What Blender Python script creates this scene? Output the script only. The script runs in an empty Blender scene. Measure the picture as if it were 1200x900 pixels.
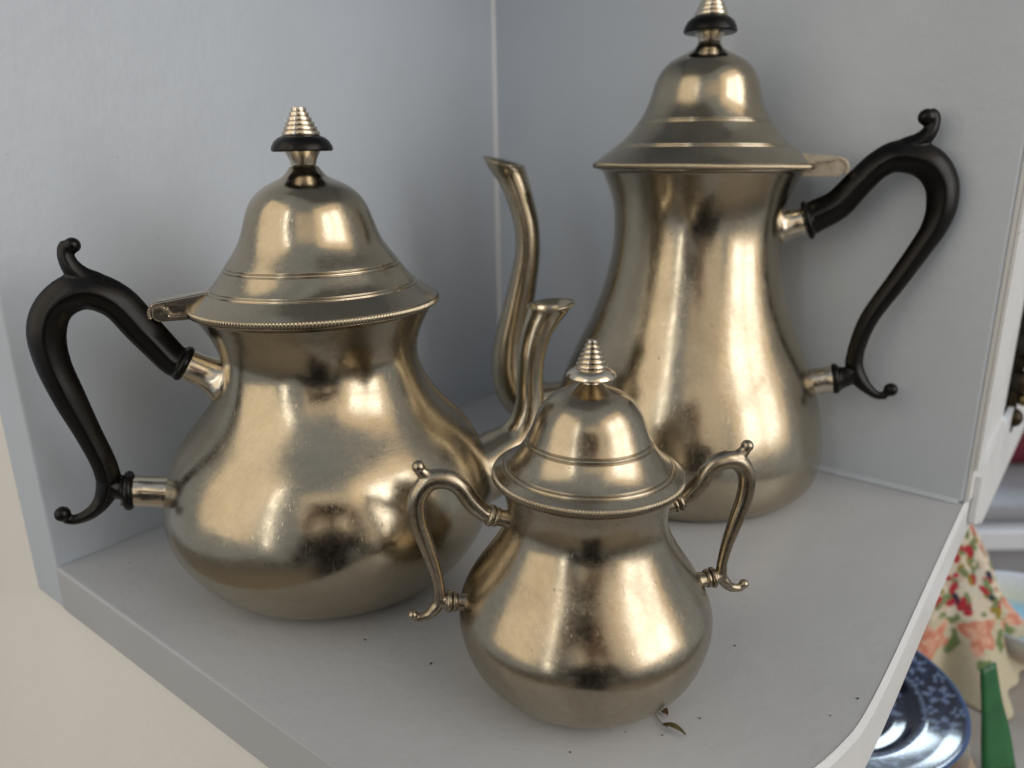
import bpy, bmesh, math, random
from mathutils import Vector, Matrix
R = math.radians
random.seed(7)
scene = bpy.context.scene
col = scene.collection

# ------------------------------------------------------------------ camera
F, PITCH, ROLL, EYE = 880.0, R(16.7), math.atan2(47, 2933), 0.19
fwd = Vector((0, math.cos(PITCH), -math.sin(PITCH)))
right0, up0 = Vector((1, 0, 0)), Vector((0, math.sin(PITCH), math.cos(PITCH)))
rt = right0 * math.cos(ROLL) - up0 * math.sin(ROLL)
up = right0 * math.sin(ROLL) + up0 * math.cos(ROLL)
M = Matrix.Identity(4)
for i in range(3):
    M[i][0], M[i][1], M[i][2] = rt[i], up[i], -fwd[i]
M[2][3] = EYE
cam_data = bpy.data.cameras.new('camera')
cam_data.sensor_width = 36
cam_data.lens = F / 1200 * 36
cam_data.clip_start, cam_data.clip_end = 0.01, 50
cam_data.dof.use_dof = True
cam_data.dof.focus_distance = 0.285
cam_data.dof.aperture_fstop = 8.0
cam = bpy.data.objects.new('camera', cam_data)
cam.matrix_world = M
col.objects.link(cam)
scene.camera = cam

# ------------------------------------------------------------------ light
world = bpy.data.worlds.new('World')
scene.world = world
world.use_nodes = True
bg = world.node_tree.nodes['Background']
bg.inputs[0].default_value = (0.84, 0.91, 1.0, 1)
bg.inputs[1].default_value = 0.33

def area(name, loc, target, sx, sy, power, color):
    l = bpy.data.lights.new(name, 'AREA')
    l.shape, l.size, l.size_y, l.energy, l.color = 'RECTANGLE', sx, sy, power, color
    o = bpy.data.objects.new(name, l)
    o.location = loc
    o.rotation_euler = (Vector(target) - Vector(loc)).to_track_quat('-Z', 'Y').to_euler()
    col.objects.link(o)
    return o

def window(name, loc, target, w, h, cols, rows, gap, power, color):
    """a window: one lamp per pane, with the glazing bars left between them"""
    rot = (Vector(target) - Vector(loc)).to_track_quat('-Z', 'Y')
    pw, ph = (w - gap * (cols - 1)) / cols, (h - gap * (rows - 1)) / rows
    for i in range(cols):
        for j in range(rows):
            off = rot @ Vector((-w / 2 + pw / 2 + i * (pw + gap), -h / 2 + ph / 2 + j * (ph + gap), 0))
            o = area(name, Vector(loc) + off, target, pw, ph, power / (cols * rows), color)
            o.rotation_euler = rot.to_euler()

window('window_light', (1.70, -0.75, 0.80), (0.0, 0.36, 0.1), 1.3, 1.6, 2, 2, 0.10, 13, (0.86, 0.93, 1.0))
window('narrow_streak_light', (-0.98, -1.22, 0.70), (0.0, 0.30, 0.1), 0.10, 1.7, 1, 2, 0.06, 2.6, (1.0, 0.96, 0.88))  # unseen tall lamp, added to draw the thin bright streak on the pots
area('room_light_right', (1.85, -0.85, 1.05), (0.0, 0.33, 0.15), 2.4, 2.6, 16, (1.0, 0.73, 0.41))
area('room_light_left', (-1.80, -0.65, 1.00), (0.0, 0.33, 0.15), 1.8, 2.4, 11.5, (1.0, 0.80, 0.52))
area('front_fill_panel', (0.35, -2.35, 0.95), (0.0, 0.33, 0.15), 1.9, 2.4, 6.5, (1.0, 0.74, 0.42))  # unseen warm panel, added to fill the gap between the side lamps
window('back_window_light', (0.84, 1.74, 0.56), (0.26, 0.38, -0.15), 0.45, 0.36, 2, 1, 0.05, 8, (0.72, 0.88, 1.0))

scene.view_settings.view_transform = 'Standard'
scene.view_settings.look = 'None'
scene.view_settings.exposure = 0.27
scene.view_settings.gamma = 1.0
scene.view_settings.use_curve_mapping = False
scene.cycles.max_bounces = 10
scene.cycles.use_denoising = True

# ------------------------------------------------------------------ helpers
def tag(o, label=None, cat=None, group=None, kind=None):
    for k, v in (('label', label), ('category', cat), ('group', group), ('kind', kind)):
        if v:
            o[k] = v
    return o

def empty(name, loc=(0, 0, 0), rot=(0, 0, 0)):
    o = bpy.data.objects.new(name, None)
    o.location, o.rotation_euler = loc, rot
    o.empty_display_size = 0.02
    col.objects.link(o)
    return o

def obj(name, bm, mat, parent=None, smooth=True, recalc=True):
    if recalc:
        bmesh.ops.recalc_face_normals(bm, faces=bm.faces)
    me = bpy.data.meshes.new(name)
    bm.to_mesh(me)
    bm.free()
    me.materials.append(mat)
    if smooth:
        for p in me.polygons:
            p.use_smooth = True
    o = bpy.data.objects.new(name, me)
    col.objects.link(o)
    if parent:
        o.parent = parent
    return o

def catmull(pts, n):
    """pts: tuples; resample with a centripetal-ish Catmull-Rom, n steps per span"""
    P = [Vector(p) if len(p) == 3 else Vector((p[0], p[1], 0)) for p in pts]
    P = [P[0] * 2 - P[1]] + P + [P[-1] * 2 - P[-2]]
    out = []
    for i in range(1, len(P) - 2):
        p0, p1, p2, p3 = P[i - 1:i + 3]
        for k in range(n):
            t = k / n
            out.append(0.5 * (2 * p1 + (p2 - p0) * t + (2 * p0 - 5 * p1 + 4 * p2 - p3) * t * t
                              + (3 * p1 - p0 - 3 * p2 + p3) * t ** 3))
    out.append(P[-2].copy())
    return out

def lathe(bm, prof, seg=128, cx=0.0, cy=0.0):
    """prof: list of (r, z); r == 0 closes on the axis"""
    rings = []
    for r, z in prof:
        if r <= 1e-7:
            rings.append([bm.verts.new((cx, cy, z))])
        else:
            rings.append([bm.verts.new((cx + r * math.cos(2 * math.pi * k / seg), cy + r * math.sin(2 * math.pi * k / seg), z)) for k in range(seg)])
    for a, b in zip(rings, rings[1:]):
        for k in range(seg):
            k2 = (k + 1) % seg
            if len(a) == 1 and len(b) == 1:
                continue
            if len(a) == 1:
                bm.faces.new((a[0], b[k], b[k2]))
            elif len(b) == 1:
                bm.faces.new((a[k], b[0], a[k2]))
            else:
                bm.faces.new((a[k], b[k], b[k2], a[k2]))
    return rings

def tube(bm, path, seg=28, depth=1.0, power=2.0, cap=True, tangents=None):
    """path in the x-z plane: Vectors (x, z, r). Section is a super-ellipse, depth scales it along y."""
    n = len(path)
    rings = []
    for i, p in enumerate(path):
        a, b = path[max(0, i - 1)], path[min(n - 1, i + 1)]
        t = Vector((b.x - a.x, 0, b.y - a.y)).normalized()
        if tangents and i in tangents:
            t = tangents[i]
        nrm = Vector((-t.z, 0, t.x))
        ring = []
        for k in range(seg):
            f = 2 * math.pi * k / seg
            c, s = math.cos(f), math.sin(f)
            c2 = math.copysign(abs(c) ** (2 / power), c)
            s2 = math.copysign(abs(s) ** (2 / power), s)
            ring.append(bm.verts.new(Vector((p.x, 0, p.y)) + nrm * (p.z * c2) + Vector((0, p.z * s2 * depth, 0))))
        rings.append(ring)
    for a, b in zip(rings, rings[1:]):
        for k in range(seg):
            k2 = (k + 1) % seg
            bm.faces.new((a[k], b[k], b[k2], a[k2]))
    if cap:
        bm.faces.new(rings[0][::-1])
        bm.faces.new(rings[-1])
    return rings

def ball(bm, c, r, depth=1.0):
    m = Matrix.Translation(c) @ Matrix.Diagonal((r, r * depth, r, 1))
    bmesh.ops.create_uvsphere(bm, u_segments=20, v_segments=14, radius=1.0, matrix=m)

def box(bm, c, s, rz=0.0, bevel=0.0):
    g = bmesh.ops.create_cube(bm, size=1.0, matrix=Matrix.Translation(c) @ Matrix.Rotation(rz, 4, 'Z') @ Matrix.Diagonal((s[0], s[1], s[2], 1)))
    if bevel:
        es = list({e for v in g['verts'] for e in v.link_edges})
        bmesh.ops.bevel(bm, geom=es, offset=bevel, segments=2, affect='EDGES', profile=0.5)

def prism(bm, poly, z0, z1):
    """vertical prism over a plan polygon"""
    lo = [bm.verts.new((x, y, z0)) for x, y in poly]
    hi = [bm.verts.new((x, y, z1)) for x, y in poly]
    n = len(poly)
    bm.faces.new(lo[::-1])
    bm.faces.new(hi)
    for i in range(n):
        j = (i + 1) % n
        bm.faces.new((lo[i], lo[j], hi[j], hi[i]))

def remesh(o, voxel, smooth=4):
    m = o.modifiers.new('remesh', 'REMESH')
    m.mode, m.voxel_size, m.use_smooth_shade = 'VOXEL', voxel, True
    s = o.modifiers.new('smooth', 'SMOOTH')
    s.iterations, s.factor = smooth, 0.5

# ------------------------------------------------------------------ materials
class NT:
    def __init__(self, name):
        self.m = bpy.data.materials.new(name)
        self.m.use_nodes = True
        self.t = self.m.node_tree
        self.b = self.t.nodes['Principled BSDF']
        self.co = self.t.nodes.new('ShaderNodeTexCoord').outputs['Object']
    def node(self, typ, **kw):
        n = self.t.nodes.new(typ)
        for k, v in kw.items():
            setattr(n, k, v)
        return n
    def link(self, a, b):
        self.t.links.new(a, b)
    def mapped(self, scale, rot=(0, 0, 0)):
        n = self.node('ShaderNodeMapping')
        n.inputs['Scale'].default_value = scale
        n.inputs['Rotation'].default_value = rot
        self.link(self.co, n.inputs[0])
        return n.outputs[0]
    def noise(self, scale, detail=4, rough=0.55, vec=None, dist=0.0):
        n = self.node('ShaderNodeTexNoise')
        n.inputs['Scale'].default_value = scale
        n.inputs['Detail'].default_value = detail
        n.inputs['Roughness'].default_value = rough
        n.inputs['Distortion'].default_value = dist
        self.link(vec or self.co, n.inputs['Vector'])
        return n.outputs['Fac']
    def ramp(self, fac, stops):
        n = self.node('ShaderNodeValToRGB')
        e = n.color_ramp.elements
        while len(e) < len(stops):
            e.new(0.5)
        for el, (p, c) in zip(e, stops):
            el.position = p
            el.color = (*c, 1) if len(c) == 3 else c
        self.link(fac, n.inputs[0])
        return n.outputs[0]
    def rng(self, fac, a, b, c, d):
        n = self.node('ShaderNodeMapRange')
        for i, v in enumerate((a, b, c, d)):
            n.inputs[i + 1].default_value = v
        self.link(fac, n.inputs[0])
        return n.outputs[0]
    def mix(self, fac, a, b, mode='MIX'):
        n = self.node('ShaderNodeMix', data_type='RGBA', blend_type=mode)
        if isinstance(fac, float):
            n.inputs[0].default_value = fac
        else:
            self.link(fac, n.inputs[0])
        for s, v in ((6, a), (7, b)):
            if isinstance(v, tuple):
                n.inputs[s].default_value = (*v, 1)
            else:
                self.link(v, n.inputs[s])
        return n.outputs[2]
    def bump(self, h, strength, dist, normal=None):
        n = self.node('ShaderNodeBump')
        n.inputs['Strength'].default_value = strength
        n.inputs['Distance'].default_value = dist
        self.link(h, n.inputs['Height'])
        if normal:
            self.link(normal, n.inputs['Normal'])
        return n.outputs[0]

def pewter(name, base, dark, r0, r1, spots=0.6):
    n = NT(name)
    patch = n.noise(24, 6, 0.65, None, 0.6)
    fine = n.noise(420, 3, 0.6)
    colr = n.ramp(patch, [(0.30, dark), (0.62, base)])
    colr = n.mix(0.25, colr, n.ramp(fine, [(0.3, dark), (0.7, base)]))
    # dark pits and little tarnish marks
    pits = n.noise(300, 2, 0.5)
    pit = n.rng(pits, 0.73, 0.80, 0.0, spots * 0.8)
    colr = n.mix(pit, colr, (0.12, 0.10, 0.08))
    n.link(colr, n.b.inputs['Base Color'])
    n.b.inputs['Metallic'].default_value = 1.0
    streak = n.noise(1.0, 4, 0.6, n.mapped((90, 90, 1300)))
    grain = n.noise(620, 4, 0.7)
    rr = n.rng(n.noise(70, 5, 0.65, None, 0.4), 0.3, 0.7, r0, r1)
    add = n.node('ShaderNodeMath', operation='MULTIPLY_ADD')
    n.link(n.rng(grain, 0.3, 0.7, -0.5, 0.5), add.inputs[0])
    add.inputs[1].default_value = 0.10
    n.link(rr, add.inputs[2])
    n.link(add.outputs[0], n.b.inputs['Roughness'])
    b1 = n.bump(streak, 0.035, 0.0004)
    b2 = n.bump(n.noise(38, 3, 0.5), 0.11, 0.0022, b1)
    scr = n.noise(1.0, 2, 0.5, n.mapped((900, 900, 40), (0.5, 0.3, 0.2)))
    b3 = n.bump(n.rng(scr, 0.66, 0.74, 0.0, 1.0), 0.15, 0.0002, b2)
    b4 = n.bump(grain, 0.06, 0.0002, b3)
    n.link(b4, n.b.inputs['Normal'])
    return n.m

M_PEWTER = pewter('aged_pewter', (0.475, 0.415, 0.312), (0.355, 0.30, 0.215), 0.15, 0.26)
M_PEWTER_WORN = pewter('worn_pewter', (0.48, 0.42, 0.318), (0.31, 0.255, 0.18), 0.17, 0.29, 0.85)
M_SILVER = pewter('bright_pewter', (0.70, 0.64, 0.53), (0.60, 0.52, 0.41), 0.17, 0.26, 0.4)

M_CAST = pewter('cast_pewter', (0.70, 0.64, 0.53), (0.58, 0.51, 0.40), 0.30, 0.40, 0.4)
M_PEWTER_OLD = pewter('old_cast_pewter', (0.48, 0.42, 0.32), (0.17, 0.135, 0.095), 0.20, 0.34, 0.95)

def wood_black():
    n = NT('black_lacquered_wood')
    g = n.noise(1.0, 5, 0.6, n.mapped((120, 120, 900), (0, 0.6, 0)))
    n.link(n.ramp(g, [(0.3, (0.0015, 0.0014, 0.0014)), (0.75, (0.005, 0.004, 0.0036))]), n.b.inputs['Base Color'])
    n.link(n.rng(n.noise(60, 4), 0.3, 0.7, 0.24, 0.36), n.b.inputs['Roughness'])
    n.b.inputs['Specular IOR Level'].default_value = 0.26
    n.link(n.bump(g, 0.12, 0.0003), n.b.inputs['Normal'])
    return n.m
M_WOOD = wood_black()

def paint(name, base, lo, rough=0.45, bump=0.35, marks=0.0):
    n = NT(name)
    big = n.noise(9, 4, 0.6)
    c = n.ramp(big, [(0.3, lo), (0.7, base)])
    sp = n.noise(230, 2, 0.5)
    c = n.mix(n.rng(sp, 0.76, 0.80, 0.0, marks), c, (0.16, 0.15, 0.14))
    s1 = n.noise(1.0, 2, 0.5, n.mapped((12, 420, 420), (0, 0, 0.5)))
    s2 = n.noise(1.0, 2, 0.5, n.mapped((500, 18, 500), (0.2, 0.1, -0.3)))
    sm = n.noise(7, 2, 0.5)
    for s_ in (s1, s2):
        f_ = n.node('ShaderNodeMath', operation='MULTIPLY')
        n.link(n.rng(s_, 0.74, 0.78, 0.0, 0.30), f_.inputs[0]); n.link(n.rng(sm, 0.52, 0.62, 0.0, 1.0), f_.inputs[1])
        c = n.mix(f_.outputs[0], c, (0.30, 0.29, 0.28))
    n.link(c, n.b.inputs['Base Color'])
    n.link(n.rng(n.noise(30, 3), 0.3, 0.7, rough - 0.06, rough + 0.08), n.b.inputs['Roughness'])
    brush = n.noise(1.0, 3, 0.55, n.mapped((260, 260, 60)))
    b1 = n.bump(brush, bump * 0.28, 0.0006)
    b2 = n.bump(n.noise(160, 4, 0.6), bump * 0.5, 0.0010, b1)
    b3 = n.bump(n.noise(13, 3, 0.5), bump * 0.7, 0.0040, b2)
    n.link(b3, n.b.inputs['Normal'])
    return n.m
M_NICHE = paint('pale_blue_grey_paint', (0.54, 0.60, 0.68), (0.515, 0.57, 0.645), 0.40, 0.55, 0.0)
M_SHELF = paint('grey_shelf_paint', (0.49, 0.51, 0.54), (0.455, 0.475, 0.505), 0.36, 0.5, 0.25)
M_TRIM = paint('white_gloss_paint', (0.74, 0.76, 0.78), (0.68, 0.70, 0.72), 0.35, 0.35, 0.2)
M_CREAM = paint('cream_wall_paint', (0.79, 0.775, 0.74), (0.765, 0.75, 0.715), 0.6, 0.6, 0.0)

def plain(name, c, rough=0.5, var=0.85, scale=40, metallic=0.0, bump=0.2):
    n = NT(name)
    f = n.noise(scale, 4, 0.6)
    n.link(n.ramp(f, [(0.3, tuple(v * var for v in c)), (0.7, c)]), n.b.inputs['Base Color'])
    n.b.inputs['Roughness'].default_value = rough
    n.b.inputs['Metallic'].default_value = metallic
    n.link(n.bump(n.noise(scale * 8, 3), bump, 0.0006), n.b.inputs['Normal'])
    return n.m

def printed(name, rough, spec=0.5):
    n = NT(name)
    a = n.node('ShaderNodeVertexColor', layer_name='print')
    n.link(n.mix(n.rng(n.noise(300, 3), 0.3, 0.7, 0.0, 0.12), a.outputs['Color'], (0.05, 0.05, 0.05)), n.b.inputs['Base Color'])
    n.b.inputs['Roughness'].default_value = rough
    n.b.inputs['Specular IOR Level'].default_value = spec
    return n.m

def paint_print(o, fn):
    """flat print: one colour per vertex, fn(local co) -> linear rgb"""
    a = o.data.color_attributes.new('print', 'FLOAT_COLOR', 'POINT')
    for v in o.data.vertices:
        a.data[v.index].color = (*fn(v.co), 1.0)

# traced outlines of handles and spouts, mm in each pot's own frame: (x, z, radius)
DATA = {
'teapot': {
  'socket_up': [(-45.7, 101.5, 6.3), (-54.9, 107.5, 5.9)],
  'ring_up': [(-57.8, 108.6, 8.0)],
  'handle': [(-59.1, 109.1, 6.9), (-61.8, 110.9, 6.9), (-71.0, 124.7, 7.4), (-79.3, 137.2, 7.6), (-90.2, 142.5, 7.9), (-100.6, 137.8, 7.1), (-105.9, 127.9, 7.2), (-106.1, 114.5, 6.7), (-102.5, 98.1, 6.3), (-98.5, 83.3, 5.4), (-95.0, 69.6, 5.1), (-93.9, 60.4, 5.1)],
  'tail': [(-93.9, 64.3, 4.8), (-95.0, 57.3, 4.8), (-98.3, 51.1, 3.7), (-103.3, 46.7, 2.9), (-109.2, 44.8, 2.4), (-113.5, 45.8, 2.2)],
  'tailball': [(-113.8, 48.3, 3.3)],
  'branch': [(-94.6, 60.1, 4.4), (-91.5, 56.3, 4.6), (-88.7, 55.1, 5.2), (-87.5, 54.4, 7.8)],
  'ring_lo': [(-87.1, 54.4, 8.9)],
  'socket_lo': [(-86.5, 54.3, 7.3), (-73.7, 50.8, 6.8)],
  'spur': [(-77.8, 138.8, 4.9), (-85.0, 144.6, 4.8), (-89.6, 147.6, 4.4), (-92.7, 151.2, 3.9), (-94.1, 155.3, 3.3), (-94.0, 159.0, 3.0), (-92.5, 160.9, 2.8)],
  'spurball': [(-91.3, 160.5, 3.1)],
  'spout': [(112.6, 118.4, 10.6), (108.9, 113.6, 8.5), (105.1, 106.1, 7.5), (102.2, 95.4, 6.9), (101.1, 83.0, 6.7), (101.0, 71.2, 7.2), (98.9, 60.3, 8.8), (94.1, 51.2, 11.4), (86.4, 44.3, 14.5), (77.9, 39.0, 16.7), (69.5, 36.1, 17.4)],
  'spoutlip': [(100.7, 118.5, 2.1), (124.7, 120.5, 2.1)],
  'hinge': [(-66.8, 131.6, 2.8), (-59.6, 132.1, 2.9), (-49.6, 132.0, 2.9), (-45.3, 126.1, 2.2)],
},
'coffee': {
  'socket_up': [(45.6, 153.3, 8.0), (57.2, 156.0, 7.2)],
  'ring_up': [(58.9, 156.4, 11.1)],
  'handle': [(59.7, 156.9, 9.0), (62.5, 158.7, 8.8), (72.9, 165.0, 8.3), (82.0, 176.4, 7.6), (90.6, 185.8, 7.5), (100.0, 189.9, 8.3), (112.6, 186.9, 8.5), (120.6, 177.6, 8.1), (122.8, 165.6, 7.5), (121.1, 155.0, 6.6), (117.5, 146.4, 6.0), (107.5, 126.4, 5.5), (96.4, 105.0, 5.0), (92.2, 88.8, 4.6), (91.6, 77.5, 4.8)],
  'tail': [(91.0, 82.4, 4.5), (92.9, 74.1, 4.8), (96.2, 68.8, 4.3), (100.8, 64.2, 3.1), (106.0, 61.1, 2.4), (110.7, 61.7, 2.4)],
  'tailball': [(112.2, 65.0, 3.8)],
  'branch': [(92.5, 74.1, 4.8), (88.9, 70.8, 5.8), (85.5, 69.5, 6.8), (83.8, 68.9, 8.2)],
  'ring_lo': [(82.9, 68.8, 9.2)],
  'socket_lo': [(82.0, 68.8, 8.2), (70.2, 65.0, 7.8)],
  'spur': [(94.9, 189.5, 5.3), (101.8, 194.0, 5.2), (107.7, 196.8, 4.8), (111.4, 200.8, 4.1), (113.0, 205.6, 3.4), (112.4, 209.3, 3.2), (110.3, 210.5, 3.0)],
  'spurball': [(109.4, 208.8, 4.1)],
  'spout': [(-115.3, 185.1, 12.3), (-110.0, 177.2, 9.0), (-105.1, 165.2, 8.0), (-100.7, 149.0, 7.5), (-100.0, 132.5, 7.6), (-102.7, 114.0, 8.5), (-106.5, 94.8, 9.7), (-109.9, 75.2, 11.5), (-109.9, 55.3, 13.3), (-102.9, 40.7, 14.5), (-87.8, 35.0, 15.5), (-68.6, 36.7, 17.5)],
  'spoutlip': [(-128.0, 189.1, 2.1), (-102.5, 182.6, 2.0)],
  'hinge': [(73.8, 182.1, 3.6), (65.8, 183.1, 3.6), (52.8, 185.0, 3.6)],
},
'sugar': {
  'stub_up': [(-27.1, 67.5, 3.0), (-34.1, 69.7, 3.0)],
  'ring_up': [(-34.4, 69.7, 4.0)],
  'handle': [(-34.4, 69.9, 3.0), (-37.1, 71.1, 3.1), (-41.5, 75.8, 3.3), (-45.6, 81.9, 3.2), (-50.5, 84.8, 3.5), (-56.0, 84.1, 3.5), (-60.0, 78.4, 3.2), (-60.2, 70.4, 3.1), (-57.7, 60.9, 2.8), (-55.0, 51.2, 2.3), (-53.6, 43.5, 2.0), (-53.4, 39.0, 2.1)],
  'tail': [(-53.5, 41.4, 2.0), (-53.8, 36.9, 2.1), (-55.2, 34.6, 2.2), (-57.7, 32.1, 1.8), (-61.1, 31.3, 1.6), (-62.7, 31.7, 1.5)],
  'tailball': [(-63.2, 32.8, 1.9)],
  'branch': [(-53.6, 38.3, 2.1), (-51.8, 37.2, 2.5), (-50.5, 36.9, 3.1)],
  'ring_lo': [(-49.9, 36.8, 4.0)],
  'stub_lo': [(-50.5, 36.9, 2.9), (-43.5, 35.7, 3.1)],
  'spur': [(-52.5, 85.2, 2.9), (-55.4, 85.7, 2.8), (-57.4, 87.1, 2.3), (-58.9, 89.1, 2.0)],
  'spurball': [(-59.2, 89.9, 2.3)],
}
}
SPECKS = [(-0.0625, 0.2677, 0.0006), (-0.0337, 0.2517, 0.00072), (0.0883, 0.2599, 0.00054), (0.1238, 0.228, 0.00066), (0.1104, 0.2196, 0.00042), (0.0495, 0.2115, 0.00048), (0.0372, 0.2134, 0.00036), (0.0174, 0.2045, 0.00048), (0.0643, 0.2193, 0.00054), (-0.1918, 0.3334, 0.00054)]

# ------------------------------------------------------------------ the painted corner niche
def V2(a, b, t):
    return (a[0] + b[0] * t, a[1] + b[1] * t)
PL, PK, PR = (-0.2270, 0.3304), (-0.0096, 0.6135), (0.2525, 0.3839)
DF = (0.788, -0.6157)            # along the left front edge
DR = (0.630, 0.7766)             # along the right front edge, away from the camera
DL = (0.6091, 0.7931)            # along the left wall, away from the camera
NF = (-0.6157, -0.788)           # out of the left front
NR = (0.7766, -0.630)            # out of the right front
Z_LIP, Z_TOP = -0.0237, 0.50
P_OUT = V2(PL, DF, -0.0312)
right_pts = [(0.1872, 0.3011), (0.1450, 0.2475), (0.1210, 0.2185), (0.1084, 0.2063), (0.0959, 0.1965), (0.0858, 0.1905)]
right_pts = [tuple(p)[:2] for p in catmull([(0.2525, 0.3839)] + right_pts, 5)][1:]
curve = []
b0, b1, b2, b3 = (0.0858, 0.1905), (0.055, 0.173), (0.020, 0.137), (-0.010, 0.1609)
for i in range(1, 13):
    t = i / 12
    curve.append(tuple((1 - t) ** 3 * b0[k] + 3 * (1 - t) ** 2 * t * b1[k] + 3 * (1 - t) * t * t * b2[k] + t ** 3 * b3[k] for k in (0, 1)))

niche = empty('corner_niche', (PK[0], PK[1], 0))
tag(niche, 'pale blue-grey painted wall niche with open corner shelf holding all three pewter pots', 'wall niche')
def nich(name, bm, mat, smooth=False):
    o = obj(name, bm, mat, None, smooth)
    o.data.transform(Matrix.Translation((-PK[0], -PK[1], 0)))
    o.parent = niche
    return o
def bev(bm, w=0.0012):
    bmesh.ops.bevel(bm, geom=list(bm.edges), offset=w, segments=2, affect='EDGES', profile=0.5)

R_FAR = V2(PR, DR, 0.112)
K_R = V2(PK, DR, 0.112)
bm = bmesh.new()
prism(bm, [PL, PK, K_R, R_FAR, PR] + right_pts + curve, Z_LIP, 0.0)
bmesh.ops.bevel(bm, geom=[e for e in bm.edges if all(abs(v.co.z) < 1e-6 for v in e.verts)], offset=0.0014, segments=3, affect='EDGES', profile=0.5)
nich('shelf_board', bm, M_SHELF)
# a thin strip along the right lip of the shelf, whiter than the board
bm = bmesh.new()
line = [R_FAR, PR] + right_pts + curve[:9]
def offs(pts, d):
    out = []
    for i, p in enumerate(pts):
        a, b = pts[max(0, i - 1)], pts[min(len(pts) - 1, i + 1)]
        t = Vector((b[0] - a[0], b[1] - a[1])).normalized()
        out.append((p[0] - t.y * d, p[1] + t.x * d))
    return out
outer = offs(line, 0.0022)
inner = offs(line, 0.0002)
rows = []
for (a, b) in zip(inner, outer):
    rows.append([bm.verts.new((a[0], a[1], Z_LIP - 0.001)), bm.verts.new((b[0], b[1], Z_LIP - 0.001)), bm.verts.new((b[0], b[1], -0.0014)), bm.verts.new((a[0], a[1], 0.0003))])
for p, q in zip(rows, rows[1:]):
    for k in range(4):
        bm.faces.new((p[k], p[(k + 1) % 4], q[(k + 1) % 4], q[k]))
bm.faces.new(rows[0]); bm.faces.new(rows[-1][::-1])
nich('edge_strip', bm, M_TRIM)
# left wall of the niche, its end face is the strip beside the cream wall
bm = bmesh.new()
K_L = V2(V2(PK, DF, -0.0312), DL, 0.03)
prism(bm, [PL, P_OUT, K_L, V2(PK, DL, 0.03), PK], Z_LIP, Z_TOP)
bev(bm)
nich('left_panel', bm, M_NICHE)
bm = bmesh.new()
prism(bm, [PR, PK, K_R, R_FAR], 0.0004, Z_TOP)
bev(bm, 0.0016)
nich('right_panel', bm, M_NICHE)
bm = bmesh.new()          # white face of the right panel's end
prism(bm, [V2(V2(PR, DR, 0.0006), NR, 0.0), V2(V2(PR, DR, 0.0006), NR, 0.0028), V2(R_FAR, NR, 0.0028), V2(R_FAR, NR, 0.0)], 0.0012, Z_TOP)
bev(bm, 0.0008)
nich('face_strip', bm, M_TRIM)
bm = bmesh.new()          # narrow bead with hairline gaps along that face
for z0, z1 in ((0.021, 0.0620), (0.0624, 0.1040), (0.1044, 0.1500), (0.1504, 0.2150), (0.2154, 0.30)):
    prism(bm, [V2(V2(PR, DR, 0.0), NR, 0.0028), V2(V2(PR, DR, 0.0), NR, 0.0042), V2(V2(PR, DR, 0.020), NR, 0.0042), V2(V2(PR, DR, 0.020), NR, 0.0028)], z0, z1)
nich('bead_strip', bm, M_TRIM)
bm = bmesh.new()
prism(bm, [PL, PK, K_R, R_FAR, PR] + right_pts + curve, Z_TOP + 0.0004, Z_TOP + 0.022)
nich('top_board', bm, M_NICHE)

bm = bmesh.new()          # filler bead run down the back corner
prism(bm, [PK, V2(PK, DL, -0.0022), V2(V2(PK, DL, -0.0012), (0.75, -0.66), 0.0012), V2(PK, (0.7505, -0.6609), 0.0022)], 0.0005, Z_TOP)
nich('corner_bead', bm, M_TRIM)

bm = bmesh.new()          # cove of filler where the right wall meets the shelf
dK = Vector((PR[0] - PK[0], PR[1] - PK[1])).normalized()
nK = Vector((dK.y, -dK.x))                      # into the niche
if nK.y > 0: nK = -nK
rows = []
for (px_, py_) in (V2(PK, tuple(dK), 0.002), V2(PR, tuple(dK), -0.002)):
    row = []
    for k in range(7):
        a_ = R(90 * k / 6)
        n_, z_ = 0.0028 * (1 - math.sin(a_)) , 0.0028 * (1 - math.cos(a_))
        row.append(bm.verts.new((px_ + nK.x * n_, py_ + nK.y * n_, z_ + 0.0003)))
    row.append(bm.verts.new((px_ - nK.x * 0.0005, py_ - nK.y * 0.0005, 0.0001)))
    rows.append(row)
for k in range(8):
    bm.faces.new((rows[0][k], rows[1][k], rows[1][(k + 1) % 8], rows[0][(k + 1) % 8]))
nich('cove', bm, M_NICHE, True)

# rail of the neighbouring compartment, running on past the right panel
bm = bmesh.new()
def onR(s, n, z):
    p = V2(V2(PR, DR, s), NR, n)
    return bm.verts.new((p[0], p[1], z))
rws = []
for s, zt_, zb_ in ((0.010, 0.014, -0.014), (0.020, 0.018, -0.019), (0.060, 0.020, -0.034), (0.40, 0.020, -0.042)):
    rws.append([onR(s, n, z) for n, z in ((0.0058, zt_), (0.0058, zb_), (0.0026, zb_), (0.0026, zt_))])
for p, q in zip(rws, rws[1:]):
    for k in range(4):
        bm.faces.new((p[k], p[(k + 1) % 4], q[(k + 1) % 4], q[k]))
bm.faces.new(rws[0]); bm.faces.new(rws[-1][::-1])
nich('neighbour_rail', bm, M_TRIM)

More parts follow.
